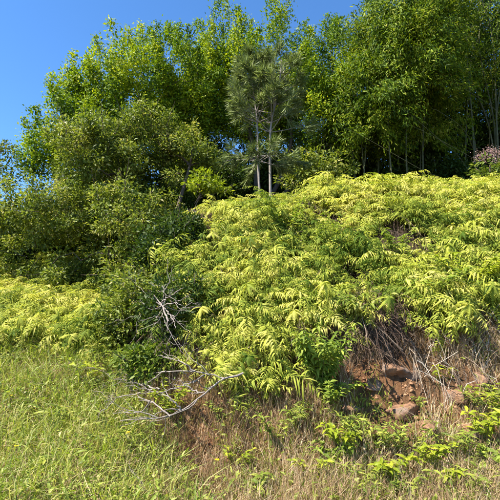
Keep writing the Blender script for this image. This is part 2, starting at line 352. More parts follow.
# bamboo
def bamboo(label, base, culms, ells, n, per, leafL=.14, leafW=.034):
    root = thing('bamboo_clump', base, label, 'bamboo', 'bamboo on the crest')
    for pts, r in culms:
        c = MB(); p = spl(pts, 26); rr = np.linspace(r, r * .35, 26); rr[1::3] *= 1.16; c.tube(p, rr, 6); c.build('culm', M['culm'], root, True)
    C, O = crown_points(ells, n, .45); br = MB(); lv = MB()
    sprays(br, lv, C, O, 'bamboo', leafL, leafW, per, .9, .13)
    br.build('branches', M['culm'], root, True)['kind'] = 'stuff'; cr = lv.build('crown', M['bamboo'], root); cr['kind'] = 'stuff'
    return root
b3 = ground(4.1, 12.6); cul = []
for k in range(11):
    x = 358 + k * 6.2 + rng.uniform(-4, 4) + rng.uniform(-3, 3); Yb = rng.uniform(11.7, 13.4); a = hit(x, 192); a = ground(a[0] * Yb / a[1], Yb)
    cul.append(([a, at(x + rng.uniform(-6, 8), 120, Yb - .2), at(x + rng.uniform(0, 30), 60, Yb - .5), at(x + rng.uniform(25, 70), 0, Yb - 1.0)], rng.uniform(.016, .028)))
bamboo('drooping bamboo clump with pale upright culms right of the pine', b3, cul,
       [E(405, 62, 11.9, 1.5, 1.9), E(420, 5, 11.3, 1.3, 1.3), E(378, 98, 11.7, .9, 1.3), E(360, 110, 12.2, .75, 1.2), E(425, 85, 12.0, .8, .8), E(365, 135, 12.9, .9, .8), E(420, 130, 13.2, 1.0, .7), E(375, 40, 11.9, .8, .9)], 700, 120)
b4 = ground(8.2, 13.4); cul = []
for (x0, y0), (x1, y1) in (((459, 32), (491, 73)), ((449, 80), (500, 115)), ((383, 92), (440, 140)), ((362, 136), (422, 170)), ((423, 131), (476, 160)), ((440, 112), (464, 130))):
    A = at(x0, y0, 10.9); B = at(x1, y1, 11.2); s = b4 + rng.normal(size=3) * [.35, .35, 0]
    cul.append(([s, s * .45 + B * .55 + [0, 0, .35], B, A, A + (A - B) * .35 + [0, 0, -.1]], .009))
for k in range(8):
    s = b4 + rng.normal(size=3) * [.6, .5, 0]; cul.append(([s, s + [rng.uniform(-.4, .4), 0, 3], s + [rng.uniform(-1, 1), -.4, 6.5], s + [rng.uniform(-2, 2), -.9, 9]], .034))
bamboo('dark overhanging bamboo clump with leaning culms at the right edge of the crest', b4, cul,
       [E(480, 15, 13.3, 2.2, 2.4), E(560, 40, 13.4, 2.2, 2.6), E(465, 85, 13.6, 1.5, 1.3), E(525, 95, 13.4, 1.5, 1.3), E(440, 45, 13.4, 1.2, 1.2)], 620, 110)

# shaded trees behind, which close the view between the trunks
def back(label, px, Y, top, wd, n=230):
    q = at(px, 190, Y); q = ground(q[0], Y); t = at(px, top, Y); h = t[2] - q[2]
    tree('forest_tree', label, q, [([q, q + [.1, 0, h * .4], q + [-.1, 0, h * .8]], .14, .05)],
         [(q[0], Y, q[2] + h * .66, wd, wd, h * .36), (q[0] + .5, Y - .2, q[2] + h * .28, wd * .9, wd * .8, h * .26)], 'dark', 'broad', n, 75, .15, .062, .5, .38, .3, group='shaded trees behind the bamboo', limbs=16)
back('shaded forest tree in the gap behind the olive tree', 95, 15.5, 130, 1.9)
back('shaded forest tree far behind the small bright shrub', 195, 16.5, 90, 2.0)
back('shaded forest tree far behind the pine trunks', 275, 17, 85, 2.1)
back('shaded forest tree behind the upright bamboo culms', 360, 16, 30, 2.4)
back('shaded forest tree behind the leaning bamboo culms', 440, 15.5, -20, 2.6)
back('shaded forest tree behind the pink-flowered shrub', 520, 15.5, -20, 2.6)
# left edge
q = ground(-8.3, 12.3)
tree('forest_tree', 'dark tree low at the left edge above the fern slope', q, [([q, q + [.3, 0, 1.2], q + [.5, 0, 2.0]], .1, .04)],
     [E(-12, 250, 11.8, .95, .75), E(-45, 220, 12, 1.3, 1.0)], 'dark', 'broad', 170, 75, .12, .05, .4, .3, .3, limbs=10)
q = ground(-8.8, 10.2)
tree('forest_tree', 'sparse twiggy tree reaching in from the left edge against the sky', q, [([q, at(-70, 230, 10.2), at(-50, 185, 10.2)], .09, .03)],
     [E(-45, 175, 10.2, 1.0, .9)], 'broad', 'broad', 45, 75, .1, .045, .4, .2, .4,
     extra=(np.array([at(x, y, 10.2) for x, y in ((2, 146), (8, 152), (-4, 158), (6, 165), (12, 172), (0, 178), (4, 186), (-6, 170), (-8, 150), (10, 182))]), np.tile([.8, 0, .2], (10, 1))), limbs=60)
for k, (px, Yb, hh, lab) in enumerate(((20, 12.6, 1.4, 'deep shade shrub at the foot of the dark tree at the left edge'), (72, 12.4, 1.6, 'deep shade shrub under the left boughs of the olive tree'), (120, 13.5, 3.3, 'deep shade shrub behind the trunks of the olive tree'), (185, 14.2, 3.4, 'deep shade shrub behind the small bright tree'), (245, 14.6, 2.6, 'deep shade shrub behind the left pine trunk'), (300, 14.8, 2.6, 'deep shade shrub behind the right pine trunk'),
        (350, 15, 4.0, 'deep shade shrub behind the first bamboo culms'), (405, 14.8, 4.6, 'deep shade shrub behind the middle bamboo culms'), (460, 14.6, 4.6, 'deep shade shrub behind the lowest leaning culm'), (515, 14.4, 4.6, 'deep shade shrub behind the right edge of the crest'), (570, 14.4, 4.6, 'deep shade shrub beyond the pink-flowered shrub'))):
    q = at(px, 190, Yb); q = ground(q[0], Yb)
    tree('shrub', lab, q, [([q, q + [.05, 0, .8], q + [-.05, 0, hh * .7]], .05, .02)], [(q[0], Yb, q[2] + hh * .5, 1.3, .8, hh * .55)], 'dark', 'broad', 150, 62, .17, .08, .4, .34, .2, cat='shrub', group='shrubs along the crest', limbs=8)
# hedge of shaded understorey under the crowns on the crest
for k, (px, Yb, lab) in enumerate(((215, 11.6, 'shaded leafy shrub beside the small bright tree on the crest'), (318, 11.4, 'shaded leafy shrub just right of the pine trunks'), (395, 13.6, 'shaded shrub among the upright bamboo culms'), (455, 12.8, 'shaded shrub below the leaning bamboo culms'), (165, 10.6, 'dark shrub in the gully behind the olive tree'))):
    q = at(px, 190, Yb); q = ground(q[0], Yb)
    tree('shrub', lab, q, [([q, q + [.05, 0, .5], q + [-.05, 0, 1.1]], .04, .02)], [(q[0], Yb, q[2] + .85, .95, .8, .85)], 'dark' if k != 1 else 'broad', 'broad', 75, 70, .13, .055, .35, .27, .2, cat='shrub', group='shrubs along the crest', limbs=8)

for px_, py_, h_, w_, key_, lab in ((150, 335, 1.2, .6, 'broad', 'leafy olive shrub at the head of the gully above the dead twigs'), (125, 358, .9, .5, 'broad', 'low olive shrub between the left ferns and the gully'), (176, 345, .8, .42, 'dark', 'small shrub against the left flank of the fern bank'), (148, 385, .4, .32, 'weed', 'low green shrub right behind the forked dead branch'),
        (168, 292, 1.2, .62, 'dark', 'dark shrub high in the gully beside the fern bank'), (184, 258, .7, .4, 'dark', 'dark shrub where the fern bank meets the crest'), (85, 290, .6, .45, 'broad', 'olive shrub among the left ferns below the tree')):
    q = hit(px_, py_)
    tree('shrub', lab, q, [([q, q + [.03, 0, h_ * .4], q + [-.03, 0, h_ * .8]], .02, .008)], [(q[0], q[1], q[2] + h_ * .55, w_, w_ * .8, h_ * .5)], key_, 'broad', int(190 * w_), 48, .075, .034, .25, .16, .2, cat='shrub', group='shrubs in and around the gully', limbs=8)
# ------------------------------------------------------------------ pines
def pine(label, pts, r0, first, lo, up_len):
    base = np.array(pts[0]); root = thing('pine_tree', base, label, 'pine', 'pines on the crest')
    c = spl(pts, 30); tr = MB(); tr.tube(c, np.linspace(r0, .012, 30), 8); tr.build('trunk', M['pinebark'], root, True)
    br = MB(); nd = MB(); hs = [first] if first else []
    hs += list(np.linspace(lo, .99, 8))
    for h in hs:
        o = c[min(29, int(h * 29))]; k = 7 if h == first else int(rng.integers(3, 6)); ph = rng.uniform(0, 6.28)
        for q in range(k):
            a = ph + q * 6.28 / k + rng.uniform(-.3, .3)
            Lb = (.85 if h == first else up_len * (1.3 - h * 1.02)) * rng.uniform(.7, 1.2); rise = .05 if h == first else .35
            d = np.array([math.cos(a), math.sin(a), rise + rng.uniform(-.25, .25)]); t = np.linspace(0, 1, 8)[:, None]
            p = o + d * Lb * t + np.array([0, 0, .25 if h != first else -.18]) * Lb * t ** 2
            br.tube(p, np.linspace(.014, .005, 8), 4)
            ends = [(p, 1.0)]
            for z in range(2):
                s = p[4 + z]; e = s + unit(d + rng.normal(size=3) * .6) * Lb * .35; qq = wig(s, e, 5, .05); br.tube(qq, .005, 3); ends.append((qq, .7))
            for cp, sc in ends:
                m = int(90 * sc); u = rng.uniform(.3, 1, m) ** .6; ii = np.minimum((u * (len(cp) - 1)).astype(int), len(cp) - 2); f = (u * (len(cp) - 1) - ii)[:, None]
                P0 = cp[ii] * (1 - f) + cp[ii + 1] * f; ax = unit(cp[-1] - cp[-3])
                D = unit(ax * .8 + rdir(m) * .62 + np.array([0, 0, -.15])); n_ = rdir(m)
                nd.leaves(P0, D, n_, rng.uniform(.16, .3, m), .0045, np.clip(rng.normal(.5, .2, m) + rng.normal() * .1, 0, 1), .1, .12)
    br.build('branches', M['pinebark'], root, True)['kind'] = 'stuff'; cr = nd.build('crown', M['pine'], root); cr['kind'] = 'stuff'
pb = at(260, 200, 9.2); pb = ground(pb[0], 9.2)
pine('thinner left one of the two young pines standing close together on the crest', [pb, at(258, 160, 9.25), at(257, 120, 9.3), at(253, 90, 9.3), at(251, 62, 9.3)], .032, .27, .5, 1.05)
pb = at(270.5, 200, 9.1); pb = ground(pb[0], 9.1)
pine('right one of the two young pines, with a grey-green needle crown leaning right', [pb, at(270, 160, 9.1), at(271, 125, 9.1), at(278, 92, 9.15), at(282, 60, 9.2)], .036, .3, .45, 1.3)

# ------------------------------------------------------------------ ferns
def frond_piece(seed):
    """one forked frond: wiry stalk, two forks, comb-like drooping blades (local, base at origin)"""
    g = np.random.default_rng(seed); lv = MB(); H = g.uniform(.34, .5); lean = np.array([g.uniform(.05, .2), g.uniform(-.06, .06), 0])
    top = np.array([0, 0, H]) + lean; st = np.linspace(0, 1, 5)[:, None]; stem = lean * st ** 2 + np.array([0, 0, H]) * st
    lv.tube(stem, .0035, 3, -0.2)
    a0 = g.uniform(0, 6.28); nb = int(g.integers(9, 12))
    for k in range(nb):
        a = a0 + k * 6.283 / nb + g.uniform(-.3, .3); L = g.uniform(.10, .19); el = g.uniform(-.3, .75)
        d = np.array([math.cos(a) * math.cos(el), math.sin(a) * math.cos(el), math.sin(el)]); m = 15; t = np.linspace(0, 1, m)[:, None]
        p = top + np.array([0, 0, -.02 * (k % 2)]) + d * L * t + np.array([0, 0, -g.uniform(.5, 1.1)]) * L * t ** 2
        T = unit(np.gradient(p, axis=0)); Sd = unit(np.cross(T, [0, 0, 1.0])); Nn = np.cross(Sd, T)
        wl = (.026 * np.sin(np.pi * np.clip(.16 + t * .8, 0, 1)) ** .8 * g.uniform(.85, 1.15))
        tt = np.clip(g.normal(.55, .14) + .1 * (g.random((m, 1)) - .5), 0, 1)
        for sg in (-1, 1):
            tip = p + Sd * sg * wl + T * wl * .45 - Nn * wl * .25; b1_ = p - T * .0075; b2_ = p + T * .0075
            q = np.stack([b1_, b2_, tip], 1)[1:]; mm = m - 1; bb = np.arange(mm)[:, None] * 3
            lv.add(q.reshape(-1, 3), bb + ([0, 1, 2] if sg < 0 else [1, 0, 2]), np.repeat(tt[1:, 0], 3))
    V = np.concatenate(lv.v); return V, {k: np.concatenate(g_) for k, g_ in lv.g.items()}, np.concatenate(lv.t)
def feather(seed, lod=False):
    """a forked spray of three arching blades-on-rachis, drooping (local, base at origin)"""
    g = np.random.default_rng(seed); lv = MB(); fork = np.array([.05, 0, g.uniform(.2, .32)]); st = np.linspace(0, 1, 3)[:, None]
    lv.tube(fork * st, .003, 3, -.1); base_t = g.normal(.5, .1); a0 = g.uniform(-.5, .5)
    for sub in range(3):
        az = a0 + (sub - 1) * .8 + g.uniform(-.45, .45); L = g.uniform(.3, .48); t = np.linspace(0, 1, 7)[:, None]; bow = g.uniform(.6, .95); cz_, sz_ = math.cos(az), math.sin(az)
        h = L * bow * t ** 1.2; r = fork * g.uniform(.35, 1.15) + np.concatenate([h * cz_, h * sz_, L * (.7 * t - .75 * bow * t ** 2)], 1)
        if not lod: lv.tube(r, np.linspace(.0025, .001, 7), 3, .1)
        T0 = unit(np.gradient(r, axis=0)); tt0 = base_t + g.normal() * .1
        for k in range(13):
            u = .1 + .88 * k / 12; f = u * 6; i_ = min(int(f), 5); o = r[i_] * (1 - f + i_) + r[i_ + 1] * (f - i_); T = T0[i_]
            bl = (.125 * math.sin(math.pi * (.25 + .66 * u)) ** .8 + .012) * g.uniform(.75, 1.15)
            for sg in (-1, 1):
                Sd0 = unit(np.cross(T, [0, 0, 1.0])) * sg; bl *= g.uniform(.6, 1.2); d = unit(Sd0 + T * g.uniform(.3, 1.5) + np.array([0, 0, g.uniform(-.6, .35)]) + g.normal(size=3) * .18); dr = g.uniform(.5, 1.6); tt = np.clip(tt0 + g.normal() * .1, 0, 1)
                if g.random() < .1: continue
                if lod:
                    lv.leaves(o[None], d[None] - [0, 0, dr * .5], np.array([[0, 0, 1.0]]), bl, .0165, tt, .05, .15); continue
                lv.leaves(o[None], d[None] - [0, 0, dr * .35], np.array([[0, 0, 1.0]]) + g.normal(size=3) * .2, bl * 1.0, .0145, tt, .06, .1 + .25 * dr, True)
    V = np.concatenate(lv.v); return V, {k: np.concatenate(g_) for k, g_ in lv.g.items()}, np.concatenate(lv.t)
FP = [feather(100 + k) if k < 9 else frond_piece(100 + k) for k in range(10)]
FL = [feather(100 + k, True) for k in range(9)]
FM = [[mesh('frond', V, list(g.values()), M['fern'], np.clip(t + d, 0, 1)) for V, g, t in FP] for d in (-.3, -.13, .02, .14)]
def tone(x, y): return int(np.clip(1.9 + 3.4 * float(fbm(x, y, 1.5, 3, 71)) + rng.normal() * .75, 0, 3))
PR = [(172, 250), (190, 226), (222, 216), (300, 206), (400, 194), (600, 186), (640, 335), (500, 314), (440, 324), (385, 318), (356, 334), (332, 335), (300, 342), (290, 380), (262, 388), (235, 386), (195, 360), (172, 330)]
PL = [(-90, 300), (-10, 284), (60, 268), (108, 268), (120, 310), (128, 350), (95, 362), (40, 352), (-90, 356)]
cx, cy = np.meshgrid(np.arange(-9, 9, .19), np.arange(5.0, 12.2, .19)); cx = (cx + rng.uniform(-.1, .1, cx.shape)).ravel(); cy = (cy + rng.uniform(-.1, .1, cy.shape)).ravel(); cz = zf(cx, cy)
px, py = proj(np.stack([cx, cy, cz], 1)); inR = inpoly(px, py, PR); inL = inpoly(px, py, PL)
behind = (cy > 9.6) & (cx > -1.6)
keep = (inR | inL) & ((fbm(cx, cy, 1.3, 2, 31) > np.where(inL, -.12, np.where(py > 296, -.6, -.22)))) & ~behind
keep &= (px > -45) & (px < 545); ids = np.nonzero(keep)[0]; vis = (px[ids] > -15) & (px[ids] < 515)
ids = ids[np.argsort(np.where(vis, cy[ids], 99))]
def fern_label(x, y, left):
    if left: return 'pale green fern on the left slope above the grass'
    if y < 232: return 'yellow-green fern on the crest line in front of the dark bamboo and pines'
    if y > 312: return 'drooping yellow-green fern along the lower edge of the fern bank'
    if x < 300: return 'yellow-green fern on the bank between the gully and the pine'
    if x < 400: return 'yellow-green fern in the middle of the bank below the bamboo culms'
    return 'yellow-green fern on the right of the bank below the leaning culms'
stuff = MB(); cnt = 0
def frond_mats(x, y, z):
    for k in range(7):
        a = rng.uniform(0, 6.28); r = rng.uniform(.02, .17); s = rng.uniform(.6, 1.2) * (1 + .7 * float(fbm(x, y, 1.7, 2, 33)))
        tilt = Matrix.Rotation(rng.normal(.4, .3), 4, 'X') @ Matrix.Rotation(rng.normal() * .35, 4, 'Y')   # lean downslope, out to the light
        dx, dy = r * math.cos(a), r * math.sin(a); dz = float(zf(x + dx, y + dy)) - z - .03
        yield Matrix.Translation((dx, dy, dz)) @ tilt @ Matrix.Rotation(rng.normal(-1.7, 1.15), 4, 'Z') @ Matrix.Diagonal((s, s, s * rng.uniform(.75, 1.2), 1))
for q in ids:
    x, y, z = cx[q], cy[q], cz[q]
    if cnt < 300 and vis[np.nonzero(ids == q)[0][0]]:
        r = thing('fern', (x, y, z), fern_label(px[q], py[q], inL[q]), 'fern', 'ferns covering the bank'); cnt += 1
        tn = tone(x, y)
        for mtx in frond_mats(x, y, z):
            o = link('frond', FM[tn][rng.integers(10)], r); o.matrix_basis = mtx
    else:
        tn = (-.3, -.13, .02, .14)[tone(x, y)]
        for mtx in frond_mats(x, y, z):
            V, g, t = FL[rng.integers(9)]; A = np.array(mtx); W = V @ A[:3, :3].T + A[:3, 3] + [x, y, z]; o_ = rng.uniform(-.2, .2) + tn; b_ = stuff.n
            stuff.v.append(W); stuff.t.append(t + o_); stuff.n += len(W)
            for k, f in g.items(): stuff.g.setdefault(k, []).append(f + b_)
if stuff.n: tag(stuff.build('fern_thicket', M['fern']), 'fern thicket filling the rest of the bank around the larger ferns', 'ferns', kind='stuff')

# ------------------------------------------------------------------ ground cover that nobody could count
def scatter(n, poly, ylo=3.3, yhi=9, xw=7, dens=None):
    x = rng.uniform(-xw, xw, n); y = rng.uniform(ylo, yhi, n); z = zf(x, y); a, b_ = proj(np.stack([x, y, z], 1)); k = inpoly(a, b_, poly)
    if dens is not None: k &= rng.random(n) < dens(x, y, a, b_)
    return np.stack([x, y, z], 1)[k], a[k], b_[k]
UPV = np.array([0, 0, 1.0])
MEADOW = [(-140, 345), (40, 345), (100, 350), (140, 400), (155, 440), (185, 480), (215, 520), (215, 640), (-140, 640)]
BANK = [(135, 400), (190, 355), (240, 370), (300, 340), (345, 360), (430, 340), (520, 310), (640, 310), (640, 640), (190, 640), (150, 455)]
P, a, b_ = scatter(210000, MEADOW)
tu = P[rng.integers(0, len(P), len(P) // 14)]; ti = rng.integers(0, len(tu), len(P)); hf = rng.random(len(P)) < .6; P[hf] = tu[ti[hf]] + rng.normal(size=(hf.sum(), 3)) * [.035, .035, 0]; P[:, 2] = zf(P[:, 0], P[:, 1])
g = MB(); n = len(P); th = rng.uniform(.6, 2.0, len(tu))[ti]; g.blades(P, UPV + rng.normal(size=(n, 3)) * .35, rng.uniform(.1, .34, n) * np.where(hf, th, .8), rng.uniform(.004, .010, n), rng.uniform(.1, .9, n), np.clip(.6 + .6 * fbm(P[:, 0], P[:, 1], 1.3, 2, 40) + rng.normal(size=n) * .27, 0, 1))
tag(g.build('grass', M['grass']), 'short green grass covering the slope in the lower left', 'grass', kind='stuff')
P, a, b_ = scatter(150000, MEADOW, dens=lambda x, y, a, b_: .55 + .8 * fbm(x, y, 1.8, 2, 44))
g = MB(); n = len(P); g.leaves(P + UPV * rng.uniform(.03, .26, (n, 1)), rdir(n) + UPV * .25, UPV + rng.normal(size=(n, 3)) * .45, rng.uniform(.025, .085, n) * (1 + (rng.random(n) < .25) * .5), rng.uniform(.010, .028, n), np.clip(rng.normal(.45, .25, n), 0, 1), .15, .15, True)
tag(g.build('low_weeds', M['grass']), 'small-leaved green weeds growing among the grass', 'weeds', kind='stuff')
P, a, b_ = scatter(210000, MEADOW, dens=lambda x, y, a, b_: .55 + .25 * smooth((b_ - 440) / 60) + .8 * fbm(x, y, .9, 2, 48))
g = MB(); n = len(P); g.blades(P, UPV + rng.normal(size=(n, 3)) * .5, rng.uniform(.1, .36, n), rng.uniform(.003, .007, n), rng.uniform(.2, 1, n), np.clip(rng.normal(.6, .25, n), 0, 1))
tag(g.build('straw', M['dry']), 'dry straw blades mixed through the green grass', 'straw', kind='stuff')
def bankd(x, y, a, b_):
    bare = 1.7 * np.exp(-(((a - 392) / 48) ** 2 + ((b_ - 396) / 46) ** 2)) + 1.1 * np.exp(-(((a - 465) / 30) ** 2 + ((b_ - 395) / 25) ** 2))
    return np.clip(.9 + .6 * fbm(x, y, 1.4, 2, 52) - 1.0 * bare, 0, 1)
P, a, b_ = scatter(200000, BANK, 3.4, 6.6, 7, bankd)
g = MB(); n = len(P); g.blades(P, UPV + np.array([0, -.15, 0]) + rng.normal(size=(n, 3)) * .2, rng.uniform(.08, .38, n), rng.uniform(.003, .006, n), rng.uniform(.05, .6, n), np.clip(.45 + .5 * fbm(P[:, 0], P[:, 1], 1.1, 2, 55) + rng.normal(size=n) * .22, 0, 1))
tag(g.build('dry_grass', M['dry']), 'tan dry grass standing on the cut bank', 'dry grass', kind='stuff')
P, a, b_ = scatter(105000, BANK, 3.4, 6.6, 7, lambda x, y, a, b_: np.clip(bankd(x, y, a, b_) * (.45 + .3 * smooth((a - 330) / 60)) * (b_ - 330) / 120 + .6 * fbm(x, y, 1.9, 2, 58), 0, 1))
g = MB(); n = len(P); g.blades(P, UPV + np.array([0, -.2, 0]) + rng.normal(size=(n, 3)) * .35, rng.uniform(.08, .3, n), rng.uniform(.004, .009, n), rng.uniform(.1, .8, n), np.clip(rng.normal(.5, .2, n), 0, 1))
m_ = n // 3; g.leaves(P[:m_] + UPV * rng.uniform(.03, .2, (m_, 1)), rdir(m_) + UPV * .2, UPV + rng.normal(size=(m_, 3)) * .5, rng.uniform(.04, .09, m_), rng.uniform(.015, .03, m_), rng.uniform(.1, .8, m_), .15, .15, True)
tag(g.build('bank_grass', M['grass']), 'scattered green grass and sprouts low on the cut bank', 'grass', kind='stuff')
# dead fern thatch hanging from the lip of the bank and lying under the ferns
g = MB()
def strands(poly, n, L, mean, xr=(-7, 7), yr=(4.8, 8.5), hi=.4):
    x = rng.uniform(*xr, n); y = rng.uniform(*yr, n); P = np.stack([x, y, zf(x, y)], 1); a, b_ = proj(P); P = P[inpoly(a, b_, poly)]; n = len(P); L = rng.uniform(*L, n); t = np.linspace(0, 1, 5)
    D = np.stack([rng.normal(size=n) * .6, -.5 + rng.normal(size=n) * .35, -.45 + rng.normal(size=n) * .4], 1)
    q = P + UPV * rng.uniform(.05, hi, (n, 1)); tint = np.clip(rng.normal(mean, .22, n), 0, 1); wd = rng.uniform(.003, .008, n)
    Sd = unit(np.cross(D, rdir(n))); pts = q[:, None] + D[:, None] * (L[:, None] * t)[:, :, None] + np.array([0, .25, -.45])[None, None] * (L[:, None] * t ** 2)[:, :, None] + rng.normal(size=(n, 5, 3)) * .012
    V = np.stack([pts - Sd[:, None] * wd[:, None, None] / 2, pts + Sd[:, None] * wd[:, None, None] / 2], 2).reshape(-1, 3)
    b = np.arange(n)[:, None, None] * 10 + np.arange(4)[None, :, None] * 2; F = (b + np.array([0, 1, 3, 2])[None, None]).reshape(-1, 4); g.add(V, F, np.repeat(tint, 10))
strands([(405, 310), (520, 300), (640, 300), (640, 360), (520, 385), (455, 400), (420, 390), (400, 350)], 3500, (.15, .5), .7, (1.6, 5), (4.8, 6.8))
strands([(335, 325), (410, 325), (400, 350), (372, 362), (340, 360)], 26000, (.15, .42), .12, (1.0, 2.6), (4.8, 6.8), .5)
strands([(170, 320), (240, 375), (290, 345), (345, 335), (345, 350), (300, 365), (240, 395), (150, 370)], 9000, (.15, .4), .4, (-2, 1.6), (4.8, 7.5))
strands([(120, 300), (180, 300), (185, 360), (120, 390)], 4000, (.1, .3), .35, (-3, -.6), (4.8, 8))
strands(PR, 12000, (.15, .4), .15)
tag(g.build('dead_fern_thatch', M['thatch']), 'brown and grey dead fern strands hanging under the ferns', 'dead ferns', kind='stuff')

# ------------------------------------------------------------------ dead branches
def twigs(mb, p, r, depth, spread=.6):
    for k in range(4 if depth else 2):
        i = int(rng.integers(3, len(p) - 1)); ax = unit(p[min(i + 1, len(p) - 1)] - p[i - 1]); L = np.linalg.norm(p[-1] - p[0]) * rng.uniform(.25, .5)
        q = wig(p[i], p[i] + unit(ax + rng.normal(size=3) * spread * np.array([1, .4, .8])) * L, 8, .12); mb.tube(q, np.linspace(r * .5, r * .15, 8), 5)
        if depth: twigs(mb, q, r * .5, depth - 1, spread)
def off(px, py, d=.2): q = hit(px, py); return q + (CAM - q) * d / 5
def dead(label, lines, r, dd=.34, deep=1):
    base = off(*lines[0][0], dd); root = thing('dead_branch', base, label, 'branch', 'dead branches in the gully')
    for k, ln in enumerate(lines):
        pts = spl(np.array([off(x, y, dd + .1 * math.sin(i * 1.7 + k)) for i, (x, y) in enumerate(ln)]), 18); mb = MB(); rr = r if k == 0 else r * .7
        mb.tube(pts + rng.normal(size=(18, 3)) * .006, np.linspace(rr, rr * .3, 18), 7); mb.build('limb' if k == 0 else 'fork', M['deadwood'], root, True)
        tw = MB(); twigs(tw, pts, rr, deep); tw.build('twigs', M['deadwood'], root, True)['kind'] = 'stuff'
dead('bleached grey dead branch lying as a twiggy tangle across the gully foot', [[(243, 376), (222, 381), (205, 398), (182, 412), (162, 420), (120, 421)], [(225, 380), (200, 373), (170, 372), (145, 376), (112, 386)], [(170, 418), (150, 402), (125, 396), (104, 402)], [(205, 376), (190, 384), (165, 392), (140, 393)],
      [(150, 376), (128, 378), (108, 374)], [(140, 393), (118, 398), (102, 412)], [(182, 412), (170, 400), (150, 390)], [(195, 372), (180, 362), (160, 358)], [(165, 372), (145, 384), (120, 390)], [(150, 402), (140, 412), (112, 414)], [(205, 398), (192, 390), (178, 380)], [(160, 392), (140, 384), (118, 382)]], .0125, .5)
dead('small star-shaped tangle of dead grey twigs in the dark gully', [[(168, 322), (160, 303), (148, 288)], [(162, 306), (150, 298), (138, 294)], [(160, 303), (172, 296), (184, 288)], [(162, 306), (148, 312), (140, 316)], [(164, 310), (158, 322), (140, 330)], [(164, 308), (172, 318), (176, 330)], [(162, 304), (164, 290), (158, 282)], [(163, 306), (176, 304), (186, 308)]], .011, 1.5, 1)
dead('long thin dead stick standing in the grass below the yellow sprout', [[(131, 470), (140, 482), (150, 497)], [(138, 479), (128, 466), (126, 455)]], .006, .2, 0)

# ------------------------------------------------------------------ rocks in the cut bank
def rock(px, py, sx, sy, sz, label, seed):
    import bmesh
    g_ = np.random.default_rng(seed); bm = bmesh.new(); bmesh.ops.create_icosphere(bm, subdivisions=4, radius=1); bm.verts.ensure_lookup_table()
    v = np.array([x.co[:] for x in bm.verts]); pl = unit(g_.normal(size=(9, 3)))
    lim = g_.uniform(.42, .85, 9); d = v @ pl.T; sc = np.min(np.where(d > .05, lim / np.maximum(d, .05), 9), 1); v = v * np.minimum(sc, 1)[:, None]
    v *= 1 + .2 * fbm(v[:, 0] * 2 + v[:, 2], v[:, 1] * 2 - v[:, 2], 2.6, 4, seed)[:, None]; v *= np.array([sx * 1.15, sy, sz * .8]) * 1.05
    for k, x in enumerate(bm.verts): x.co = v[k]
    me = bpy.data.meshes.new('rock'); bm.to_mesh(me); bm.free(); me.materials.append(M['rock']); me.polygons.foreach_set('use_smooth', np.ones(len(me.polygons), bool))
    o = link('rock', me); q = hit(px, py); o.location = q + np.array([0, .3 * sy, 0]); o.rotation_euler = (g_.uniform(-.3, .3), g_.uniform(-.25, .25), g_.uniform(0, 6)); tag(o, label, 'rock', 'rocks in the bank')
rock(393, 372, .23, .2, .14, 'brown rock jutting out over a dark hole in the bare earth', 3)
rock(406, 414, .18, .16, .16, 'rounded brown boulder at the foot of the bare earth', 4)
rock(372, 392, .13, .12, .10, 'flat brown rock left of the jutting rock', 5)
rock(428, 428, .13, .11, .10, 'small reddish rock beside the rounded boulder', 6)
rock(455, 405, .15, .13, .13, 'reddish rock under the hanging grey strands', 7)
rock(478, 378, .15, .13, .14, 'brown rock near the right edge among hanging strands', 8)
rock(352, 410, .11, .10, .09, 'brown rock low behind the left weeds of the bank', 9)
rock(470, 435, .13, .1, .09, 'orange rock low at the right behind the weeds', 10)
rock(412, 380, .10, .10, .08, 'small ochre rock just right of the jutting rock', 12)
rock(386, 355, .12, .1, .08, 'dark brown rock under the hanging root fringe', 13)

import bmesh
def clod_mesh(seed):
    g_ = np.random.default_rng(seed); bm = bmesh.new(); bmesh.ops.create_icosphere(bm, subdivisions=1, radius=1); pl = unit(g_.normal(size=(7, 3))); lim = g_.uniform(.5, .85, 7)
    for x in bm.verts:
        v = np.array(x.co); d = pl @ v; x.co = v * min(1, np.min(np.where(d > .05, lim / np.maximum(d, .05), 9))) * g_.uniform(.93, 1.07)
    me = bpy.data.meshes.new('earth_clod'); bm.to_mesh(me); bm.free(); me.materials.append(M['clod']); return me
CM = [clod_mesh(k) for k in range(6)]
for k in range(45):
    px_, py_ = rng.normal(405, 38), rng.normal(398, 24)
    if not (345 < px_ < 498 and 350 < py_ < 450): continue
    o = link('earth_clod', CM[k % 6]); s_ = rng.uniform(.012, .04); o.location = hit(px_, py_); o.scale = (s_ * rng.uniform(.9, 1.6), s_, s_ * rng.uniform(.6, 1)); o.rotation_euler = rng.uniform(-.6, .6, 3) + [0, 0, k]
    tag(o, 'small brown earth clod on the bare orange patch of the bank', 'clod', 'earth clods on the bare patch')
cv = [np.array([v.co[:] for v in m_.vertices]) for m_ in CM]; cf = [np.array([p.vertices[:] for p in m_.polygons]) for m_ in CM]
n_ = 9000; x = rng.uniform(.6, 4.2, n_); y = rng.uniform(4.3, 6.2, n_); z = zf(x, y); a, b_ = proj(np.stack([x, y, z], 1)); mb = MB()
dn = 1.3 * np.exp(-(((a - 395) / 46) ** 2 + ((b_ - 390) / 34) ** 2)) + .6 * np.exp(-(((a - 465) / 30) ** 2 + ((b_ - 402) / 22) ** 2))
for k in np.nonzero(rng.random(n_) < dn)[0]:
    c_ = k % 6; Rm = np.array(Matrix.Rotation(rng.uniform(0, 6.28), 3, Vector(rng.normal(size=3)))); mb.add((cv[c_] * [1.3, 1, .8]) @ Rm * rng.lognormal(-5.1, .55) + [x[k], y[k], z[k]], cf[c_])
tag(mb.build('loose_earth', M['clod']), 'loose crumbs of orange-brown earth covering the bare cut bank', 'earth', kind='stuff')
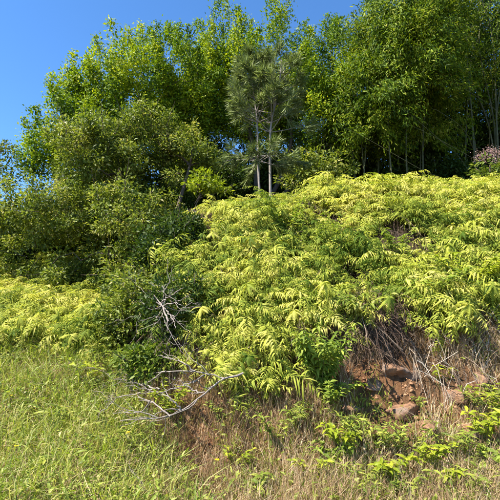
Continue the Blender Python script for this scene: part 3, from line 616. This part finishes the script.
# ------------------------------------------------------------------ single plants
def leaf_mesh(mat, tint, ratio=.36, curl=.35):
    t = np.linspace(0, 1, 6); wv = ratio * np.sin(np.pi * t ** .8) ** .9; wv[0] = .02; wv[-1] = .01
    V = []
    for k in range(6):
        z = .12 * math.sin(t[k] * 2) - curl * t[k] ** 2
        for s in (-1, 0, 1): V.append((s * wv[k] / 2, t[k] * (1 - .1 * curl), z + abs(s) * wv[k] * .22))
    F = [(3 * k + s, 3 * k + s + 1, 3 * k + s + 4, 3 * k + s + 3) for k in range(5) for s in (0, 1)]
    return mesh('leaf', np.array(V), [np.array(F)], mat, np.full(18, tint), True)
LM = {}
for key, ratio in (('weed', .27), ('yellow', .31), ('broad', .32), ('green', .3), ('narrow', .14)):
    LM[key] = [leaf_mesh(M['weed' if key == 'narrow' else key], t, ratio, c) for t, c in ((.35, .25), (.5, .4), (.65, .5), (.85, .3))]
def plant(px, py, h, stems, per, L, key, label, spread=.5, name='weed_plant', cat='plant', lean=(0, -.35), group='leafy plants on the bank', hang=0.0, k=.8):
    base = hit(px, py) - [0, 0, .02]; L = L * (.72 if name == 'sapling' else k); per = int(per * (1.3 if name == 'sapling' else 1)); h = h * (1.3 if h < .55 else 1.0); per = int(per * 1.25); root = thing(name, base, label, cat, group)
    for s in range(stems):
        a = rng.uniform(0, 6.28); d = np.array([math.cos(a) * spread + lean[0], math.sin(a) * spread * .7 + lean[1], 1.0]); hh = h * rng.uniform(.65, 1.1)
        p = np.linspace(0, 1, 8)[:, None] * d * hh + np.array([lean[0], lean[1], -.35]) * hh * np.linspace(0, 1, 8)[:, None] ** 2; p += rng.normal(size=3) * [.03, .03, 0]
        mb = MB(); mb.tube(p + base, np.linspace(.0045, .0015, 8), 5); mb.build('stem', M['stem'], root, True)
        for k in range(per):
            u = .2 + .8 * (k + .5) / per; i = min(int(u * 7), 6); f = u * 7 - i; pos = p[i] * (1 - f) + p[i + 1] * f
            az = k * 2.4 + rng.uniform(-.5, .5); D = unit(np.array([math.cos(az), math.sin(az), rng.uniform(-.2, .7) - hang])); N_ = unit(UPV + np.array([-.2, -.4, 0]) + rng.normal(size=3) * .25)
            Sd = unit(np.cross(D, N_)); N_ = np.cross(Sd, D); l = L * rng.uniform(.65, 1.2)
            o = link('leaf', LM[key][rng.integers(4)], root)
            m4 = Matrix(((Sd[0] * l, D[0] * l, N_[0] * l, pos[0]), (Sd[1] * l, D[1] * l, N_[1] * l, pos[1]), (Sd[2] * l, D[2] * l, N_[2] * l, pos[2]), (0, 0, 0, 1))); o.matrix_basis = m4
TOP = (0, -.12)
for px_, py_, h_, key_, lab in ((346, 452, .4, 'yellow', 'yellow-green weed just left of the long-leaved one'), (408, 456, .4, 'narrow', 'narrow-leaved weed between the boulder and the yellow-green weed'), (440, 488, .34, 'yellow', 'yellow-green weed near the bottom edge right of the broad-leaved one'), (492, 476, .38, 'green', 'green weed low against the right edge'),
        (383, 484, .34, 'yellow', 'yellow-green weed between the two bottom-edge weeds'), (334, 470, .3, 'green', 'green weed in the dry grass left of the long-leaved weed'), (478, 410, .34, 'narrow', 'narrow-leaved weed under the right end of the hanging strands'), (255, 492, .26, 'weed', 'small weed at the bottom edge of the dry grass'), (300, 425, .3, 'narrow', 'thin weed in the dry grass left of the hanging sapling')):
    plant(px_, py_, h_, 7, 11, .13, key_, lab, .55, lean=TOP)
plant(320, 398, 1.25, 26, 22, .15, 'green', 'large dark green sapling with drooping leaves at the lower edge of the ferns', .28, 'sapling', 'sapling', (0, -.12), hang=.5)
plant(330, 410, .55, 10, 14, .14, 'green', 'green sapling hanging just below the large drooping-leaved one', .5, 'sapling', 'sapling', (.05, -.3))
plant(272, 412, .42, 5, 11, .09, 'weed', 'slender green plant in the dry grass below the lowest ferns', .35, lean=TOP)
plant(276, 446, .42, 6, 11, .1, 'weed', 'leafy green plant in the middle of the dry grass', .45, lean=TOP)
plant(240, 398, .3, 6, 10, .11, 'weed', 'dull green rosette plant at the thick end of the dead branch', .6, lean=TOP)
plant(168, 420, .5, 8, 12, .11, 'yellow', 'bright yellow-green sprout growing through the dead branch', .45, lean=TOP)
plant(362, 445, .42, 7, 11, .13, 'narrow', 'green weed with long leaves left of the bare earth', .6, lean=TOP)
plant(384, 452, .36, 6, 11, .12, 'weed', 'green weed below the rounded boulder', .6, lean=TOP)
plant(425, 470, .42, 7, 11, .12, 'yellow', 'yellow-green weed below the small reddish rock', .6, lean=TOP)
plant(452, 458, .45, 7, 11, .15, 'narrow', 'tall narrow-leaved weed below the hanging strands', .5, lean=TOP)
plant(478, 450, .5, 8, 11, .14, 'yellow', 'large yellow-green leafy weed at the right edge', .5, lean=TOP)
plant(494, 420, .45, 7, 11, .13, 'yellow', 'yellow-green weed high against the right edge', .5, lean=TOP)
plant(440, 385, .3, 4, 7, .1, 'yellow', 'small yellow sprout among the hanging strands', .4, lean=TOP)
plant(420, 412, .22, 4, 7, .08, 'weed', 'tiny green weed rooted in the bare orange earth', .4, lean=TOP)
plant(358, 497, .34, 7, 9, .12, 'narrow', 'narrow-leaved weed at the bottom edge right of centre', .6, lean=TOP)
plant(403, 499, .34, 7, 9, .11, 'weed', 'broad-leaved weed at the bottom edge below the boulder', .6, lean=TOP)
plant(470, 498, .34, 7, 9, .13, 'narrow', 'narrow-leaved weed in the bottom right corner', .6, lean=TOP)
plant(310, 480, .3, 5, 9, .1, 'yellow', 'small yellow-green weed in the lower dry grass', .5, lean=TOP)
plant(235, 470, .26, 5, 9, .09, 'yellow', 'yellow-green weed at the foot of the dry grass', .5, lean=TOP)
plant(62, 424, .34, 4, 4, .3, 'narrow', 'coarse broad-bladed grass tuft on the grassy slope', .7, 'grass_tuft', 'grass tuft', group='tufts on the grassy slope', lean=TOP)
plant(90, 466, .26, 4, 4, .26, 'narrow', 'smaller broad-bladed grass tuft lower on the slope', .7, 'grass_tuft', 'grass tuft', group='tufts on the grassy slope', lean=TOP)
plant(20, 484, .3, 7, 9, .1, 'weed', 'leafy green weed in the bottom left corner', .7, lean=TOP)
plant(88, 390, .5, 4, 6, .15, 'yellow', 'tall thin plant with a yellow leaf at the top of the grass', .3, lean=TOP)
plant(108, 378, .62, 10, 14, .1, 'weed', 'leafy green bush where the grass meets the gully', .5, lean=TOP)
plant(35, 345, .55, 10, 14, .1, 'weed', 'green bush between the grass and the left ferns', .7, lean=TOP)
plant(72, 352, .5, 8, 12, .1, 'yellow', 'yellow-green bush at the foot of the left ferns', .6, lean=TOP)
plant(225, 425, .3, 5, 8, .09, 'weed', 'small weed below the dead branch', .6, lean=TOP)
plant(128, 452, .36, 6, 9, .09, 'weed', 'green weed left of the dead stick in the grass', .6, lean=TOP)
plant(472, 298, .95, 14, 16, .17, 'yellow', 'broad-leaved shrub in the ferns near the right edge', .6, 'sapling', 'sapling', (-.1, -.25))
plant(425, 312, .85, 11, 15, .16, 'green', 'broad-leaved sapling in the lower ferns right of centre', .6, 'sapling', 'sapling', (0, -.25))
plant(287, 248, 1.3, 14, 18, .17, 'green', 'dark-leaved sapling among the ferns below the pines', .35, 'sapling', 'sapling', (0, -.1))
plant(322, 262, 1.1, 10, 16, .16, 'green', 'dark-leaved sapling in the middle of the fern bank', .4, 'sapling', 'sapling', (0, -.1))
plant(400, 266, .95, 9, 14, .15, 'green', 'green sapling poking out of the ferns below the culms', .4, 'sapling', 'sapling', (0, -.1))
plant(354, 330, .7, 12, 16, .15, 'broad', 'dark-leaved sapling just above the hanging root fringe', .4, 'sapling', 'sapling', (.05, -.35), hang=.6)
plant(448, 240, .85, 8, 14, .15, 'green', 'green sapling in the upper ferns below the leaning culms', .4, 'sapling', 'sapling', (0, -.1))
# little flowers in the grass
def flower(px, py, label):
    base = hit(px, py); root = thing('yellow_flower', base, label, 'flower', 'yellow flowers in the grass'); mb = MB(); top = base + [0, -.03, .22]
    mb.tube(wig(base, top, 5, .05), .002, 4); mb.build('stem', M['stem'], root)
    a = np.arange(6) * 1.047; D = np.stack([np.cos(a), np.sin(a) * .8 - .2, np.full(6, .35)], 1); pt = MB(); pt.leaves(np.tile(top, (6, 1)), D, np.tile([0, -.3, 1.0], (6, 1)), .026, .016, rng.random(6), .1, .1, True); pt.build('petals', M['flower'], root)
flower(10, 415, 'yellow flower in the grass near the left edge'); flower(16, 470, 'orange-yellow flower in the lower left grass'); flower(217, 484, 'yellow flower at the bottom of the dry grass'); flower(128, 456, 'yellow flower beside the dead stick')

# small bright tree on the crest, and the pink-flowered shrub at the right
q = at(194, 222, 8.2); q = ground(q[0], 8.2)
tree('small_tree', 'small bright yellow-green tree with a bare thin trunk left of the pines', q, [([q, q * .5 + at(198, 195, 8.2) * .5, at(203, 188, 8.2)], .014, .008)],
     [E(204, 184, 8.2, .3, .22), E(220, 192, 8.2, .15, .1)], 'yellow', 'broad', 34, 40, .09, .042, .2, .13, .3, limbs=12)
q = at(490, 195, 9.9); q = ground(q[0], 9.9)
r_ = tree('flowering_shrub', 'tall shrub topped with dull pink blossom on the crest at the right edge', q, [([q, q + [.05, 0, .4], at(490, 165, 9.9)], .03, .015), ([q, q + [.2, 0, .4], at(505, 168, 9.9)], .03, .015)],
     [E(492, 172, 9.8, .45, .3), E(512, 172, 9.8, .4, .3)], 'weed', 'broad', 40, 36, .11, .045, .25, .15, .3, cat='shrub', limbs=8)
C = np.array([at(*p, 9.75) for p in ((484, 154), (490, 150), (496, 153), (480, 158), (488, 158), (502, 152), (508, 156), (498, 160))]); mb = MB(); n = 8 * 130; idx = np.repeat(np.arange(8), 130)
mb.leaves(C[idx] + rng.normal(size=(n, 3)) * [.09, .09, .055], rdir(n) + UPV * .4, rdir(n), .035, .018, rng.random(n)); o = mb.build('blossom', M['pink'], r_); o['kind'] = 'stuff'
